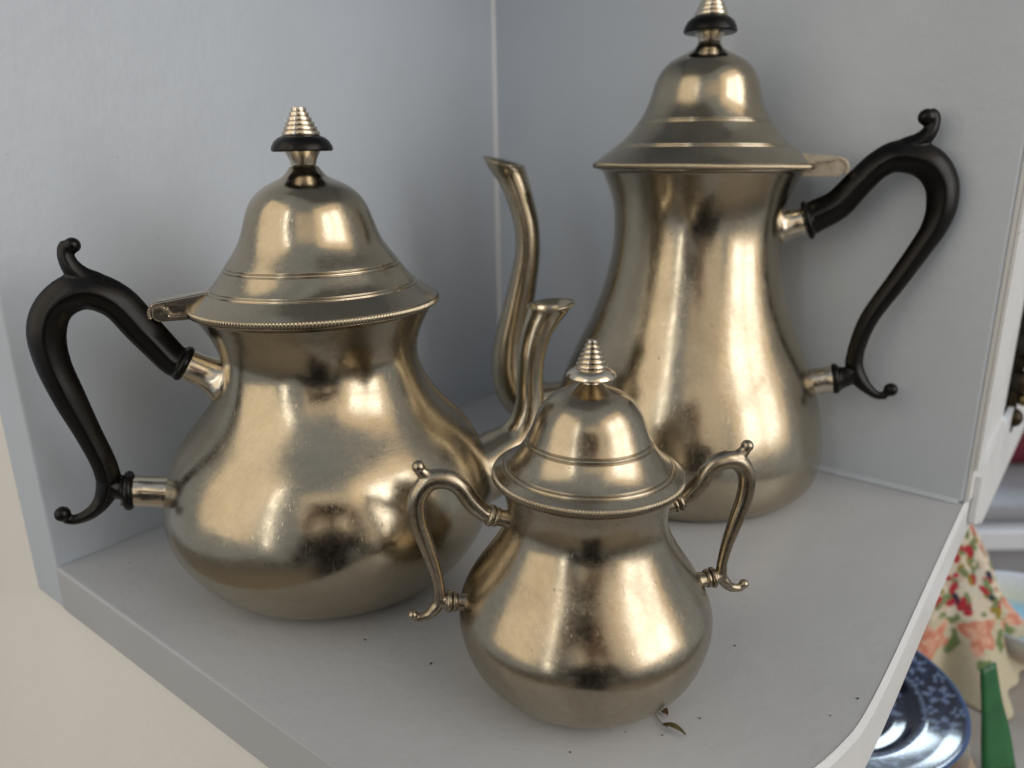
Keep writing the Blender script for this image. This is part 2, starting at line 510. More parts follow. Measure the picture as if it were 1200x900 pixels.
# cream wall round the niche; it leans out below a soft crease
bm = bmesh.new()
def onF(s, z, n=0.0):
    p = V2(V2(P_OUT, DF, s), NF, n)
    return bm.verts.new((p[0], p[1], z))
up_s = [-1.2, -0.6, -0.3, -0.15, -0.067, -0.03, 0.0]
crease = [onF(s, -0.0237 + 0.41 * s * (1 if s > -0.2 else 0.6), -0.0012) for s in up_s]
top = [onF(s, 0.9, -0.0012) for s in up_s]
for i in range(len(up_s) - 1):
    bm.faces.new((crease[i], crease[i + 1], top[i + 1], top[i]))
low_s = up_s + [0.06, 0.12, 0.18, 0.24, 0.30]
edge = crease + [onF(s, -0.0240, -0.0012) for s in low_s[len(up_s):]]
prev = edge
for k, (dz, n) in enumerate(((0.008, 0.0008), (0.03, 0.006), (0.25, 0.075), (0.8, 0.24))):
    cur = []
    for s, v in zip(low_s, edge):
        cur.append(onF(s, v.co.z - dz, n))
    for i in range(len(low_s) - 1):
        bm.faces.new((prev[i], cur[i], cur[i + 1], prev[i + 1]))
    prev = cur
cw = obj('cream_wall', bm, M_CREAM, None, True)
tag(cw, 'cream plastered wall below and left of the blue-grey niche', 'wall')

# ------------------------------------------------------------------ the pewter service
def spline(knots, n):
    """natural cubic through (r, z) knots, parameterised by chord length"""
    P = [Vector((a, b)) for a, b in knots]
    s = [0.0]
    for a, b in zip(P, P[1:]):
        s.append(s[-1] + (b - a).length)
    m = len(P)
    def solve(v):
        a = [0.0] * m; b = [1.0] * m; c = [0.0] * m; d = [0.0] * m
        for i in range(1, m - 1):
            h0, h1 = s[i] - s[i - 1], s[i + 1] - s[i]
            a[i], b[i], c[i] = h0, 2 * (h0 + h1), h1
            d[i] = 6 * ((v[i + 1] - v[i]) / h1 - (v[i] - v[i - 1]) / h0)
        for i in range(1, m):
            w = a[i] / b[i - 1]; b[i] -= w * c[i - 1]; d[i] -= w * d[i - 1]
        x = [0.0] * m; x[-1] = d[-1] / b[-1]
        for i in range(m - 2, -1, -1):
            x[i] = (d[i] - c[i] * x[i + 1]) / b[i]
        return x
    xs, ys = [p.x for p in P], [p.y for p in P]
    mx, my = solve(xs), solve(ys)
    out = []
    j = 0
    for k in range(n + 1):
        t = s[-1] * k / n
        while j < m - 2 and t > s[j + 1]:
            j += 1
        h = s[j + 1] - s[j]; u = t - s[j]
        def ev(v, q):
            return v[j] + u * ((v[j + 1] - v[j]) / h - h * (2 * q[j] + q[j + 1]) / 6) + u * u * q[j] / 2 + u ** 3 * (q[j + 1] - q[j]) / (6 * h)
        out.append((ev(xs, mx), ev(ys, my)))
    return out

def groove(prof, centres, depth=0.00042, w=0.00024):
    """cut fine turned lines where the profile reaches the given radii"""
    out = []
    for i, (r, z) in enumerate(prof):
        a, b = prof[max(0, i - 1)], prof[min(len(prof) - 1, i + 1)]
        t = Vector((b[0] - a[0], b[1] - a[1])).normalized()
        nx, nz = t.y, -t.x
        d = 0.0
        for c in centres:
            s = (c - r) / max(0.25, abs(t.x))
            for o_, g in ((-0.0008, -1.0), (0.0008, -1.0), (0.0, 0.25)):
                d += g * depth * math.exp(-((s - o_) / w) ** 2)
        out.append((r + nx * d, z + nz * d))
    return out

def mm(seq):
    return [tuple(v / 1000 for v in p) for p in seq]

def milled_ring(bm, r, z, h, teeth):
    seg = teeth * 4
    prof = [(-0.0012, h * 0.5), (0.0000, h * 0.5), (0.0005, h * 0.2), (0.0005, -h * 0.2), (0.0, -h * 0.5), (-0.0012, -h * 0.5)]
    rings = []
    for dr, dz in prof:
        ring = []
        for k in range(seg):
            f = 2 * math.pi * k / seg
            w = 0.00080 * (0.0, 0.5, 1.0, 0.5)[k % 4] if dr > -0.001 else 0
            rr = r + dr - w
            ring.append(bm.verts.new((rr * math.cos(f + dz * 6), rr * math.sin(f + dz * 6), z + dz)))
        rings.append(ring)
    for a, b in zip(rings, rings[1:] + rings[:1]):
        for k in range(seg):
            k2 = (k + 1) % seg
            bm.faces.new((a[k], b[k], b[k2], a[k2]))

def disc_ring(bm, p, d, r, th, seg=40):
    """rounded collar at (x, z) with its axis along d in the x-z plane"""
    t = Vector((d[0], 0, d[1])).normalized()
    nrm = Vector((-t.z, 0, t.x)); yy = Vector((0, 1, 0)); c = Vector((p[0], 0, p[1]))
    prof = [(0.0, -0.5), (0.80, -0.5), (0.93, -0.40), (1.0, -0.12), (1.0, 0.12), (0.93, 0.40), (0.80, 0.5), (0.0, 0.5)]
    rings = []
    for q, s in prof:
        if q == 0:
            rings.append([bm.verts.new(c + t * (s * th))])
        else:
            rings.append([bm.verts.new(c + t * (s * th) + (nrm * math.cos(2 * math.pi * k / seg) + yy * math.sin(2 * math.pi * k / seg)) * (r * q)) for k in range(seg)])
    for a, b in zip(rings, rings[1:]):
        for k in range(seg):
            k2 = (k + 1) % seg
            if len(a) == 1: bm.faces.new((a[0], b[k], b[k2]))
            elif len(b) == 1: bm.faces.new((a[k], b[0], a[k2]))
            else: bm.faces.new((a[k], b[k], b[k2], a[k2]))

def scroll_handle(bm, H, depth, power):
    for key in ('handle', 'tail', 'branch', 'spur'):
        tube(bm, catmull(mm(H[key]), 8), 28, depth, power)
    for key in ('tailball', 'spurball'):
        x, z, r = mm(H[key])[0]
        ball(bm, (x, 0, z), r, 1.0)
    x, z, r = mm(H['branch'])[0]

def stub(bm, a, b, flare=1.0, over=0.0, seg=36):
    """short turned tube from a to b (x, z, r), run on past b by over and flared at that end"""
    A, B = Vector(a), Vector(b)
    d = Vector((B.x - A.x, B.y - A.y)).normalized()
    pts = []
    for t in (0, 0.04, 0.45, 0.6, 0.75, 0.85, 0.93, 1.0):
        r = A.z + (B.z - A.z) * t
        if t == 0: r *= 0.96
        if t > 0.45: r *= 1 + (flare - 1) * ((t - 0.45) / 0.55) ** 2
        pts.append(Vector((A.x + (B.x - A.x) * t, A.y + (B.y - A.y) * t, r)))
    pts.append(Vector((B.x + d.x * over, B.y + d.y * over, pts[-1].z * 1.02)))
    tube(bm, pts, seg)

def spout(bm, pts, lip, inner=0.022):
    P = catmull(mm(pts), 8)
    L0, L1 = [Vector((q[0], q[1])) for q in mm(lip)]
    t_end = Vector((-(L1 - L0).y, 0, (L1 - L0).x)).normalized()
    if t_end.z < 0: t_end = -t_end
    # P runs from the mouth to the body; blend the mouth sections towards the lip plane
    n = len(P)
    path = [p.copy() for p in P]
    mid = (L0 + L1) / 2
    path[0] = Vector((mid.x, mid.y, (L1 - L0).length / 2))
    tang = {}
    for i in range(0, 14):
        a, b = path[max(0, i - 1)], path[i + 1]
        t = Vector((b.x - a.x, 0, b.y - a.y)).normalized()
        w = (1 - i / 14) ** 1.3
        tang[i] = (t * (1 - w) - t_end * w).normalized()
    rim = Vector((path[0].x, path[0].y, path[0].z))
    outer = path
    # rolled lip: out, over, and down the inside
    r0 = rim.z
    lipc = [Vector((rim.x, rim.y, r0 * 0.93)), Vector((rim.x + t_end.x * 0.0007, rim.y + t_end.z * 0.0007, r0 * 0.985)), Vector((rim.x - t_end.x * 0.0003, rim.y - t_end.z * 0.0003, r0))]
    ins = [Vector((p.x, p.y, p.z * 0.86)) for p in outer[1:int(10)]][::-1]
    full = ins + lipc + outer[1:]
    off = len(ins) + len(lipc)
    T = {}
    for k, i in enumerate(range(9, 0, -1)):
        T[k] = tang[i] * -1
    for k in range(len(ins), off): T[k] = tang[0] * 1
    for k in range(len(ins)): T[k] = tang[9 - k]
    for i in range(1, 14): T[off + i - 1] = tang[i]
    # opposite travel direction does not matter for the section plane, keep one handedness
    tube(bm, full, 40, 1.0, 2.0, True, T)

def stepped_cone(r0, z0, r1, z1, steps):
    prof = [(0.0, z0)]
    h = (z1 - z0) / steps
    for i in range(steps):
        r = r0 + (r1 - r0) * (i / (steps - 1)) if steps > 1 else r0
        za, zb = z0 + i * h, z0 + (i + 1) * h
        prof += [(r * 0.975, za + h * 0.02), (r, za + h * 0.16), (r, zb - h * 0.22), (r * 0.975, zb - h * 0.04)]
    prof.append((0.0, z1))
    return prof

def hinge_parts(parent, s, x_rim, x_pin, z_pin, r, w, z_strap, strap_mat):
    """knuckle on a lug below, strap from the lid above; s = side of the pot (+1/-1)"""
    def plate(name, outline, wid):
        bm = bmesh.new()
        lo = [bm.verts.new((s * x, -wid / 2, z)) for x, z in outline]
        hi = [bm.verts.new((s * x, wid / 2, z)) for x, z in outline]
        n = len(outline)
        bm.faces.new(lo); bm.faces.new(hi[::-1])
        for i in range(n):
            bm.faces.new((lo[i], hi[i], hi[(i + 1) % n], lo[(i + 1) % n]))
        bmesh.ops.recalc_face_normals(bm, faces=bm.faces)
        bmesh.ops.bevel(bm, geom=[e for e in bm.edges], offset=0.0006, segments=3, affect='EDGES')
        return obj(name, bm, strap_mat, parent, False)
    disc = [(x_pin + r * math.cos(R(d)), z_pin + r * math.sin(R(d))) for d in range(150, -91, -20)]
    plate('hinge_lug', [(x_rim - 0.008, z_pin - r), (x_rim - 0.008, z_pin - r * 0.42), (x_pin - r * 1.0, z_pin - r * 0.30)] + disc, w * 0.9)
    plate('hinge_gap_backing', [(x_rim - 0.010, z_pin - r * 0.5), (x_rim - 0.010, z_strap - 0.002), (x_pin, z_pin + r * 0.8), (x_pin, z_pin - r * 0.5)], w * 0.25)  # backing plate added behind the gap so that it falls into shade
    out_ = [(x_pin + 1.5 * r * math.cos(R(d)), z_pin + 1.5 * r * math.sin(R(d))) for d in range(75, -36, -15)]
    in_ = [(x_pin + 1.07 * r * math.cos(R(d)), z_pin + 1.07 * r * math.sin(R(d))) for d in range(-35, 116, 15)]
    plate('hinge_strap', [(x_rim - 0.012, z_strap + 0.0005)] + out_ + in_ + [(x_rim - 0.006, z_strap - 0.0060)], w)
    bm = bmesh.new()
    bmesh.ops.create_cone(bm, cap_ends=True, segments=24, radius1=r * 0.72, radius2=r * 0.72, depth=w * 1.0,
                          matrix=Matrix.Translation((s * x_pin, 0, z_pin)) @ Matrix.Rotation(R(90), 4, 'X'))
    bmesh.ops.bevel(bm, geom=[e for e in bm.edges if e.calc_face_angle(0) > 1], offset=0.0003, segments=2, affect='EDGES')
    obj('hinge_pin', bm, strap_mat, parent, False)

def pot_root(name, X, Y, ang, tilt):
    o = empty(name, (X, Y, 0.0))
    o.rotation_euler = (Matrix.Rotation(tilt, 3, 'Y') @ Matrix.Rotation(R(ang), 3, 'Z')).to_euler()
    return o

def body_part(root, knots, mat, lip_r):
    prof = [(0.0, 0.0016), (knots[0][0] - 0.004, 0.0016), (knots[0][0] - 0.0025, 0.0)] + spline(knots, 150)
    r, z = knots[-1]
    prof += [(lip_r, z + 0.0004), (lip_r + 0.0004, z + 0.0010), (lip_r, z + 0.0016), (r - 0.003, z + 0.0016), (r - 0.004, z - 0.004), (0.0, z - 0.004)]
    bm = bmesh.new()
    lathe(bm, prof, 160)
    return obj('body', bm, mat, root)

def lid_part(root, knots, lines, mat, teeth):
    r0, z0 = knots[0]
    prof = groove(spline(knots[1:], 760), lines)
    prof = [(0.0, z0 + 0.0002), (r0 - 0.003, z0 + 0.0002), (r0 - 0.0008, z0 + 0.0004), (r0 - 0.0006, z0 + 0.002)] + prof
    prof.append((0.0, knots[-1][1] + 0.0002))
    bm = bmesh.new()
    lathe(bm, prof, 120)
    o = obj('lid', bm, mat, root)
    bm = bmesh.new()
    milled_ring(bm, r0, z0 + 0.0009, 0.0029, teeth)
    obj('milled_rim', bm, mat, o)
    return o

def lathe_part(name, prof, mat, parent, seg=72, smooth=True):
    bm = bmesh.new()
    lathe(bm, prof, seg)
    o = obj(name, bm, mat, parent, smooth)
    if smooth:
        for p in o.data.polygons: p.use_smooth = True
        m = o.modifiers.new('edges', 'EDGE_SPLIT'); m.split_angle = R(40)
    return o

# ---- teapot
H = DATA['teapot']
tea = pot_root('teapot', -0.0855, 0.3308, 20, -0.0052)
tag(tea, 'squat pewter teapot with black scroll handle on the left side of the shelf', 'teapot')
body_part(tea, mm([(45, 0.0), (59.4, 7.7), (68.1, 18.1), (74.6, 32.3), (74, 49), (66.8, 67.1), (50.3, 87.8), (43.0, 107.0), (46.0, 119), (51.0, 128.2)]), M_PEWTER, 0.0520)
lid = lid_part(tea, mm([(53.6, 130.0), (53.3, 132.2), (50.6, 134.3), (43.6, 139.4), (37.2, 147.6), (30.6, 157), (26.8, 167), (23.4, 174.6), (18.6, 179.4), (13.0, 182.4), (8.6, 184.9), (6.0, 188.2)]), [0.0375, 0.0445], M_PEWTER, 240)
lathe_part('finial_neck', mm([(0, 187.6), (5.4, 187.6), (5.7, 188.0), (5.2, 188.8), (5.5, 190.4), (6.4, 192.6), (7.4, 194.2), (0, 194.6)]), M_SILVER, lid)
lathe_part('finial_disc', mm([(0, 194.2), (7, 194.2), (12.2, 194.3), (12.8, 194.9), (12.5, 196.4), (11.3, 198.4), (9.6, 199.8), (8.0, 200.4), (0, 200.5)]), M_WOOD, lid)
lathe_part('finial_cone', mm(stepped_cone(7.9, 200.4, 3.1, 211.6, 6)), M_SILVER, lid, 64)
hinge_parts(tea, -1, 0.0520, 0.0635, 0.1312, 0.0034, 0.009, 0.1388, M_SILVER)
bm = bmesh.new(); scroll_handle(bm, H, 0.88, 1.42)
disc_ring(bm, mm(H['ring_up'])[0], (-0.83, 0.55), 0.0080, 0.0036)
disc_ring(bm, mm(H['ring_lo'])[0], (-1, 0.12), 0.0087, 0.0040)
hd = obj('handle', bm, M_WOOD, tea); remesh(hd, 0.00055, 2)
so = obj('handle_socket', (lambda b: (stub(b, (-0.0572, 0.1083, 0.0066), (-0.0440, 0.1000, 0.0072), 1.45, 0.004), b)[1])(bmesh.new()), M_SILVER, tea)
so = obj('handle_socket', (lambda b: (stub(b, (-0.0872, 0.0544, 0.0068), (-0.0738, 0.0512, 0.0066), 1.06, 0.006), b)[1])(bmesh.new()), M_SILVER, tea)
bm = bmesh.new(); spout(bm, H['spout'], H['spoutlip']); obj('spout', bm, M_PEWTER, tea)

# ---- coffee pot
H = DATA['coffee']
cof = pot_root('coffee_pot', 0.1037, 0.4347, -18, 0.0174)
tag(cof, 'tall pewter coffee pot with domed lid and long spout at the back', 'coffee pot')
body_part(cof, mm([(68, 0.0), (77.2, 8.5), (80.4, 24.0), (77.7, 45.9), (70.3, 69.7), (58.8, 95.4), (49.2, 124.8), (46.2, 150.0), (48.5, 168), (54.5, 182.0)]), M_PEWTER, 0.0566)
lid = lid_part(cof, mm([(59.2, 183.8), (58.9, 186.0), (56.0, 188.4), (48.6, 193.8), (41.2, 200.3), (35.2, 208), (30.9, 216), (28.4, 224), (25.9, 231), (21.5, 236.8), (15.6, 240.6), (10.0, 243.2), (6.9, 245.6), (6.0, 247.6)]), [0.0356, 0.0470], M_PEWTER, 270)
lathe_part('finial_neck', mm([(0, 246.8), (6.0, 246.8), (6.2, 247.3), (5.7, 248.0), (6.1, 249.6), (7.8, 252.2), (0, 252.4)]), M_SILVER, lid)
lathe_part('finial_disc', mm([(0, 252.0), (8, 252.0), (13.4, 252.2), (14.0, 253.0), (13.6, 255.0), (12.2, 257.6), (10.2, 259.4), (8.6, 260.2), (0, 260.3)]), M_WOOD, lid)
lathe_part('finial_cone', mm(stepped_cone(8.6, 260.2, 3.3, 273.5, 6)), M_SILVER, lid, 64)
hinge_parts(cof, 1, 0.0575, 0.0700, 0.1836, 0.0042, 0.011, 0.1915, M_CAST)
bm = bmesh.new(); scroll_handle(bm, H, 0.88, 1.42)
disc_ring(bm, mm(H['ring_up'])[0], (0.9, 0.33), 0.0108, 0.0034)
disc_ring(bm, mm(H['ring_lo'])[0], (1, 0.18), 0.0088, 0.0040)
hd = obj('handle', bm, M_WOOD, cof); remesh(hd, 0.0006, 2)
obj('handle_socket', (lambda b: (stub(b, (0.0586, 0.1563, 0.0072), (0.0462, 0.1533, 0.0076), 1.28, 0.004), b)[1])(bmesh.new()), M_SILVER, cof)
obj('handle_socket', (lambda b: (stub(b, (0.0828, 0.0688, 0.0076), (0.0706, 0.0655, 0.0074), 1.06, 0.006), b)[1])(bmesh.new()), M_SILVER, cof)
bm = bmesh.new(); spout(bm, H['spout'], H['spoutlip']); obj('spout', bm, M_PEWTER, cof)

# ---- sugar bowl
H = DATA['sugar']
sug = pot_root('sugar_bowl', 0.0251, 0.2445, 9, 0.0146)
tag(sug, 'small pewter sugar bowl with two metal scroll handles at the front of the shelf', 'sugar bowl')
body_part(sug, mm([(27.5, 0.0), (34.6, 4.6), (41.2, 11.6), (45.2, 20.7), (46.4, 31.4), (41.6, 43), (33.0, 56.0), (28.6, 67.5), (29.0, 74), (31.6, 81.6)]), M_PEWTER_WORN, 0.0322)
lid = lid_part(sug, mm([(33.5, 82.9), (33.3, 85.0), (30.9, 86.6), (26.6, 89.8), (22.9, 94.6), (20.3, 100), (17.9, 106.0), (14.6, 110.6), (9.6, 113.8), (5.4, 115.6), (3.6, 117.0)]), [0.0219, 0.0296], M_PEWTER_WORN, 190)
lathe_part('finial_cone', mm([(0, 116.4), (3.7, 116.4), (3.4, 117.6), (4.4, 118.2), (7.8, 118.6), (8.5, 119.3), (8.2, 120.3), (6.4, 121.5), (5.4, 122.0)] + stepped_cone(5.3, 122.0, 1.8, 131.6, 6)[1:]), M_SILVER, lid, 64)
for s in (-1, 1):
    bm = bmesh.new(); scroll_handle(bm, H, 0.95, 2.0)
    hd = obj('handle', bm, M_PEWTER_OLD, sug); remesh(hd, 0.00035, 3)
    made = [hd]
    for q, dq, d, r1, A, B, fl_ in (((-0.0348, 0.0699), (0.9, -0.35), (-0.92, 0.38), 0.0040, (-0.0345, 0.0698, 0.0030), (-0.0268, 0.0672, 0.0031), 1.1),
                                   ((-0.0502, 0.0369), (1.0, -0.1), (-1, 0.12), 0.0040, (-0.0505, 0.0369, 0.0027), (-0.0436, 0.0358, 0.0031), 1.15)):
        bm = bmesh.new()
        for k in (0.0, 0.0021):
            disc_ring(bm, (q[0] + k * dq[0], q[1] + k * dq[1]), d, r1 - k * 0.2, 0.0020, 28)
        stub(bm, A, B, fl_, 0.005, 24)
        made.append(obj('handle_joint', bm, M_PEWTER_OLD, sug))
    if s == 1:
        for o in made:
            o.data.transform(Matrix.Diagonal((-1, 1, 1, 1)))
            o.data.flip_normals()

# ------------------------------------------------------------------ bits lying on the shelf
M_LEAF = plain('dried_leaf', (0.12, 0.105, 0.035), 0.7, 0.5, 400)
M_STEM = plain('dried_stem', (0.22, 0.20, 0.12), 0.7, 0.6, 400)
M_SEED = plain('brown_husk', (0.15, 0.08, 0.03), 0.7, 0.5, 400)
def ribbon_leaf(bm, base, ang, ln, wd, lift, teeth=0):
    n = 14
    rows = []
    d = Vector((math.cos(ang), math.sin(ang), 0)); q = Vector((-d.y, d.x, 0))
    for i in range(n + 1):
        t = i / n
        w = wd * math.sin(math.pi * min(1, t * 0.94 + 0.06)) ** 0.8 * (1 + (0.35 if teeth and i % 2 else 0))
        c = Vector(base) + d * (ln * t) + Vector((0, 0, lift * math.sin(math.pi * t) + 0.0004))
        rows.append([bm.verts.new(c - q * w + Vector((0, 0, 0.0007))), bm.verts.new(c), bm.verts.new(c + q * w + Vector((0, 0, 0.0009)))])
    for a, b in zip(rows, rows[1:]):
        for k in (0, 1):
            bm.faces.new((a[k], a[k + 1], b[k + 1], b[k]))
spr = empty('dried_sprig', (0.0506, 0.2155, 0.0))
tag(spr, 'tiny dried sprig with curled green leaf lying beside the sugar bowl', 'plant sprig')
bm = bmesh.new()
pts = [Vector(p) for p in ((0.0008, 0.0106, 0.0022), (-0.0012, 0.0078, 0.0014), (-0.0019, 0.0060, 0.0009), (-0.0012, 0.0030, 0.0007), (0.0, 0.0, 0.0009), (0.0012, -0.0012, 0.0012))]
for a, b in zip(pts, pts[1:]):
    dd = b - a
    bmesh.ops.create_cone(bm, segments=8, radius1=0.00022, radius2=0.00020, depth=dd.length * 1.05, matrix=Matrix.Translation((a + b) / 2) @ dd.to_track_quat('Z', 'Y').to_matrix().to_4x4())
obj('stem', bm, M_STEM, spr)
bm = bmesh.new(); ribbon_leaf(bm, (0.0, 0.0, 0.0003), R(-37), 0.0084, 0.0011, 0.0011)
lf = obj('leaf', bm, M_LEAF, spr, True, False); lf.modifiers.new('thick', 'SOLIDIFY').thickness = 0.0003
bm = bmesh.new(); ribbon_leaf(bm, (0.0006, 0.0078, 0.0003), R(-60), 0.0040, 0.0011, 0.0004, 1)
lf = obj('husk', bm, M_SEED, spr, True, False); lf.modifiers.new('thick', 'SOLIDIFY').thickness = 0.0003

M_DUST = plain('dark_dust', (0.05, 0.045, 0.04), 0.8, 0.6, 600)
SPECK_LABELS = ['dark dust speck on the shelf below the teapot belly', 'dark dust speck between teapot and the sugar bowl left handle',
    'dark dust speck to the right of the sugar bowl belly', 'dark dust speck beside the right edge of the shelf, larger one', 'faint dust speck near the right edge of the shelf, nearest the front',
    'tiny dust speck just below the dried sprig', 'tiny dust speck under the front of the sugar bowl', 'dust speck at the very front of the shelf below the sugar bowl',
    'tiny dust speck to the right of the dried sprig', 'dust speck in the left corner of the shelf by the wall']
crumb_src = None
for i, (x, y, r) in enumerate(SPECKS):
    if crumb_src is None:
        bm = bmesh.new()
        bmesh.ops.create_icosphere(bm, subdivisions=2, radius=1.0)
        for v in bm.verts:
            v.co *= random.uniform(0.7, 1.2)
        crumb_src = obj('dust_crumb', bm, M_DUST)
        o = crumb_src
    else:
        o = crumb_src.copy(); col.objects.link(o)
    o.location = (x, y, r * 0.4)
    o.scale = (r * 0.9, r * 0.6, r * 0.4)
    o.rotation_euler = (0, 0, i * 1.3)
    tag(o, SPECK_LABELS[i], 'dust speck', 'specks of dust on the shelf')

# ------------------------------------------------------------------ what shows past the right edge
def at(px, py, Y=None, z=None):
    X = ((px - 600) * math.cos(ROLL) - (py - 450) * math.sin(ROLL)) / F
    U = -((px - 600) * math.sin(ROLL) + (py - 450) * math.cos(ROLL)) / F
    d = fwd + right0 * X + up0 * U
    t = Y / d.y if Y is not None else (z - EYE) / d.z
    return Vector((0, 0, EYE)) + d * t

M_TABLE = plain('grey_beige_table', (0.40, 0.37, 0.34), 0.5, 0.8, 12)
M_FARFLOOR = plain('wood_floor', (0.36, 0.315, 0.26), 0.6, 0.8, 8)
bm = bmesh.new(); box(bm, (0.4, -0.4, -1.31), (8, 8, 0.02))
o = obj('floor', bm, M_FARFLOOR, None, False); tag(o, kind='structure')
tb = empty('side_table', (0.36, 0.44, -0.23))
tag(tb, 'low beige table top below the niche under plate and floral cloth', 'table')
bm = bmesh.new(); box(bm, (0, 0, -0.012), (0.50, 0.46, 0.024), R(-38), 0.003); obj('table_top', bm, M_TABLE, tb, False)
for sx, sy in ((1, 1), (1, -1), (-1, 1), (-1, -1)):
    bm = bmesh.new()
    c_, s_ = math.cos(R(-38)), math.sin(R(-38)); lx, ly = sx * 0.22, sy * 0.20
    box(bm, (lx * c_ - ly * s_, lx * s_ + ly * c_, -0.5475), (0.04, 0.04, 1.045), R(-38), 0.002)
    obj('leg', bm, M_TABLE, tb, False)

# blue printed plate on a wooden stand
plate = empty('blue_plate', (0.204, 0.425, -0.1625))
plate.rotation_euler = (0, 0, R(14))
tag(plate, 'dark blue and white flower printed china plate below the shelf at the right', 'plate')
prof = mm([(0, 2.0), (30, 2.0), (46, 2.4), (54, 4.2), (59, 8.0), (64, 9.6), (76, 11.6), (84, 13.2), (86.6, 13.6), (87.4, 12.8), (86.0, 11.6), (74, 9.2), (60, 6.0), (50, 0.6), (44, -0.4), (0, 0)])
dense = []
for a, b in zip(prof[:9], prof[1:10]):
    m_ = max(1, int((Vector(b) - Vector(a)).length / 0.0013))
    dense += [(a[0] + (b[0] - a[0]) * k / m_, a[1] + (b[1] - a[1]) * k / m_) for k in range(m_)]
dense += prof[9:]
bm = bmesh.new(); lathe(bm, dense, 300)
M_CHINA = printed('blue_printed_china', 0.08)
pd = obj('dish', bm, M_CHINA, plate)
NAVY, MID, PALE = (0.005, 0.010, 0.034), (0.012, 0.028, 0.085), (0.17, 0.23, 0.37)
rnd = random.Random(3)
blooms = []
for k in range(15):
    a = 2 * math.pi * k / 15
    blooms.append((0.0735 * math.cos(a), 0.0735 * math.sin(a), 0.0095, rnd.random() * 6, 6))
    blooms.append((0.0810 * math.cos(a + 0.2), 0.0810 * math.sin(a + 0.2), 0.0048, rnd.random() * 6, 5))
    blooms.append((0.0660 * math.cos(a + 0.2), 0.0660 * math.sin(a + 0.2), 0.0045, rnd.random() * 6, 4))
for k in range(14):
    a = rnd.random() * 6.28; q = 0.048 * math.sqrt(rnd.random())
    blooms.append((q * math.cos(a), q * math.sin(a), rnd.uniform(0.006, 0.012), rnd.random() * 6, 5))
def china(co):
    r = math.hypot(co.x, co.y)
    if r > 0.0850: return (0.05, 0.10, 0.24)
    if 0.0545 < r < 0.0615: return NAVY
    if 0.0615 <= r < 0.0628: return PALE
    c = NAVY if (math.sin(co.x * 700) * math.sin(co.y * 640 + co.x * 200) < 0.35) else MID
    for bx, by, br, ph, n in blooms:
        d = math.hypot(co.x - bx, co.y - by)
        if d < br:
            a = math.atan2(co.y - by, co.x - bx)
            edge = br * (0.72 + 0.28 * math.cos(n * a + ph))
            if d < br * 0.24: return MID
            if d < br * 0.36: return NAVY
            if d < edge: return PALE if d > edge * 0.55 else (0.12, 0.19, 0.37)
    return c
paint_print(pd, china)

M_WOODTAN = plain('pale_turned_wood', (0.42, 0.31, 0.20), 0.5, 0.75, 30)
st = empty('wooden_stand', (0.204, 0.425, -0.23))
tag(st, 'pale wooden ring stand with splayed legs under the blue plate', 'stand')
lathe_part('ring', mm([(70, 52), (89.5, 53), (90.5, 57), (89.5, 61.5), (84, 60), (70, 58.5), (70, 52)]), M_WOODTAN, st, 96)
for k in range(4):
    a = R(-22 + 90 * k)
    bm = bmesh.new()
    A, B = Vector((0.082 * math.cos(a), 0.082 * math.sin(a), 0.055)), Vector((0.115 * math.cos(a), 0.115 * math.sin(a), 0.0))
    dd = B - A
    bmesh.ops.create_cone(bm, cap_ends=True, segments=16, radius1=0.006, radius2=0.0045, depth=dd.length, matrix=Matrix.Translation((A + B) / 2) @ dd.to_track_quat('Z', 'Y').to_matrix().to_4x4())
    obj('leg', bm, M_WOODTAN, st)

# floral cloth gathered to a point
apex = at(1136, 600, Y=0.60); base = at(1122, 830, Y=0.56)
fl = None
bm = bmesh.new()
nu, nv = 300, 240
zb = -0.2285
cx, cy = apex.x - 0.014, apex.y
rows = []
for i in range(nv + 1):
    t = i / nv
    row = []
    for k in range(nu):
        f = 2 * math.pi * k / nu
        rr = 0.010 + 0.076 * t ** 0.9
        rr *= 1 + 0.16 * t * math.sin(6 * f + 2.6 * t + 0.8) + 0.07 * t * math.sin(11 * f + 1.3 - 3 * t) + 0.05 * math.sin(9 * t + 2 * f)
        row.append(bm.verts.new((cx - 0.030 * t + rr * math.cos(f), cy - 0.02 * t + rr * math.sin(f), apex.z + (zb - apex.z) * t)))
    rows.append(row)
for a, b in zip(rows, rows[1:]):
    for k in range(nu):
        bm.faces.new((a[k], b[k], b[(k + 1) % nu], a[(k + 1) % nu]))
bm.faces.new(rows[0][::-1])
fc = obj('floral_cloth', bm, printed('floral_printed_cotton', 0.85, 0.2))
tag(fc, 'cream cloth printed with red, green and coral flowers, gathered to a point behind the plate', 'cloth')
rnd = random.Random(11)
spots = []
zs0, zs1 = apex.z, zb
for k in range(1300):
    t = rnd.random() ** 0.7
    f = rnd.random() * 2 * math.pi
    c = rnd.choice([(0.42, 0.035, 0.045), (0.42, 0.035, 0.045), (0.17, 0.22, 0.10), (0.20, 0.26, 0.12), (0.035, 0.035, 0.06), (0.30, 0.22, 0.04), (0.58, 0.45, 0.36), (0.62, 0.58, 0.50)])
    spots.append((f, t, rnd.uniform(0.0022, 0.0046), c, rnd.random() * 3.14))
band = [(2 * math.pi * k / 11 + 0.3, 0.66 + 0.04 * math.sin(k * 2.1)) for k in range(11)]
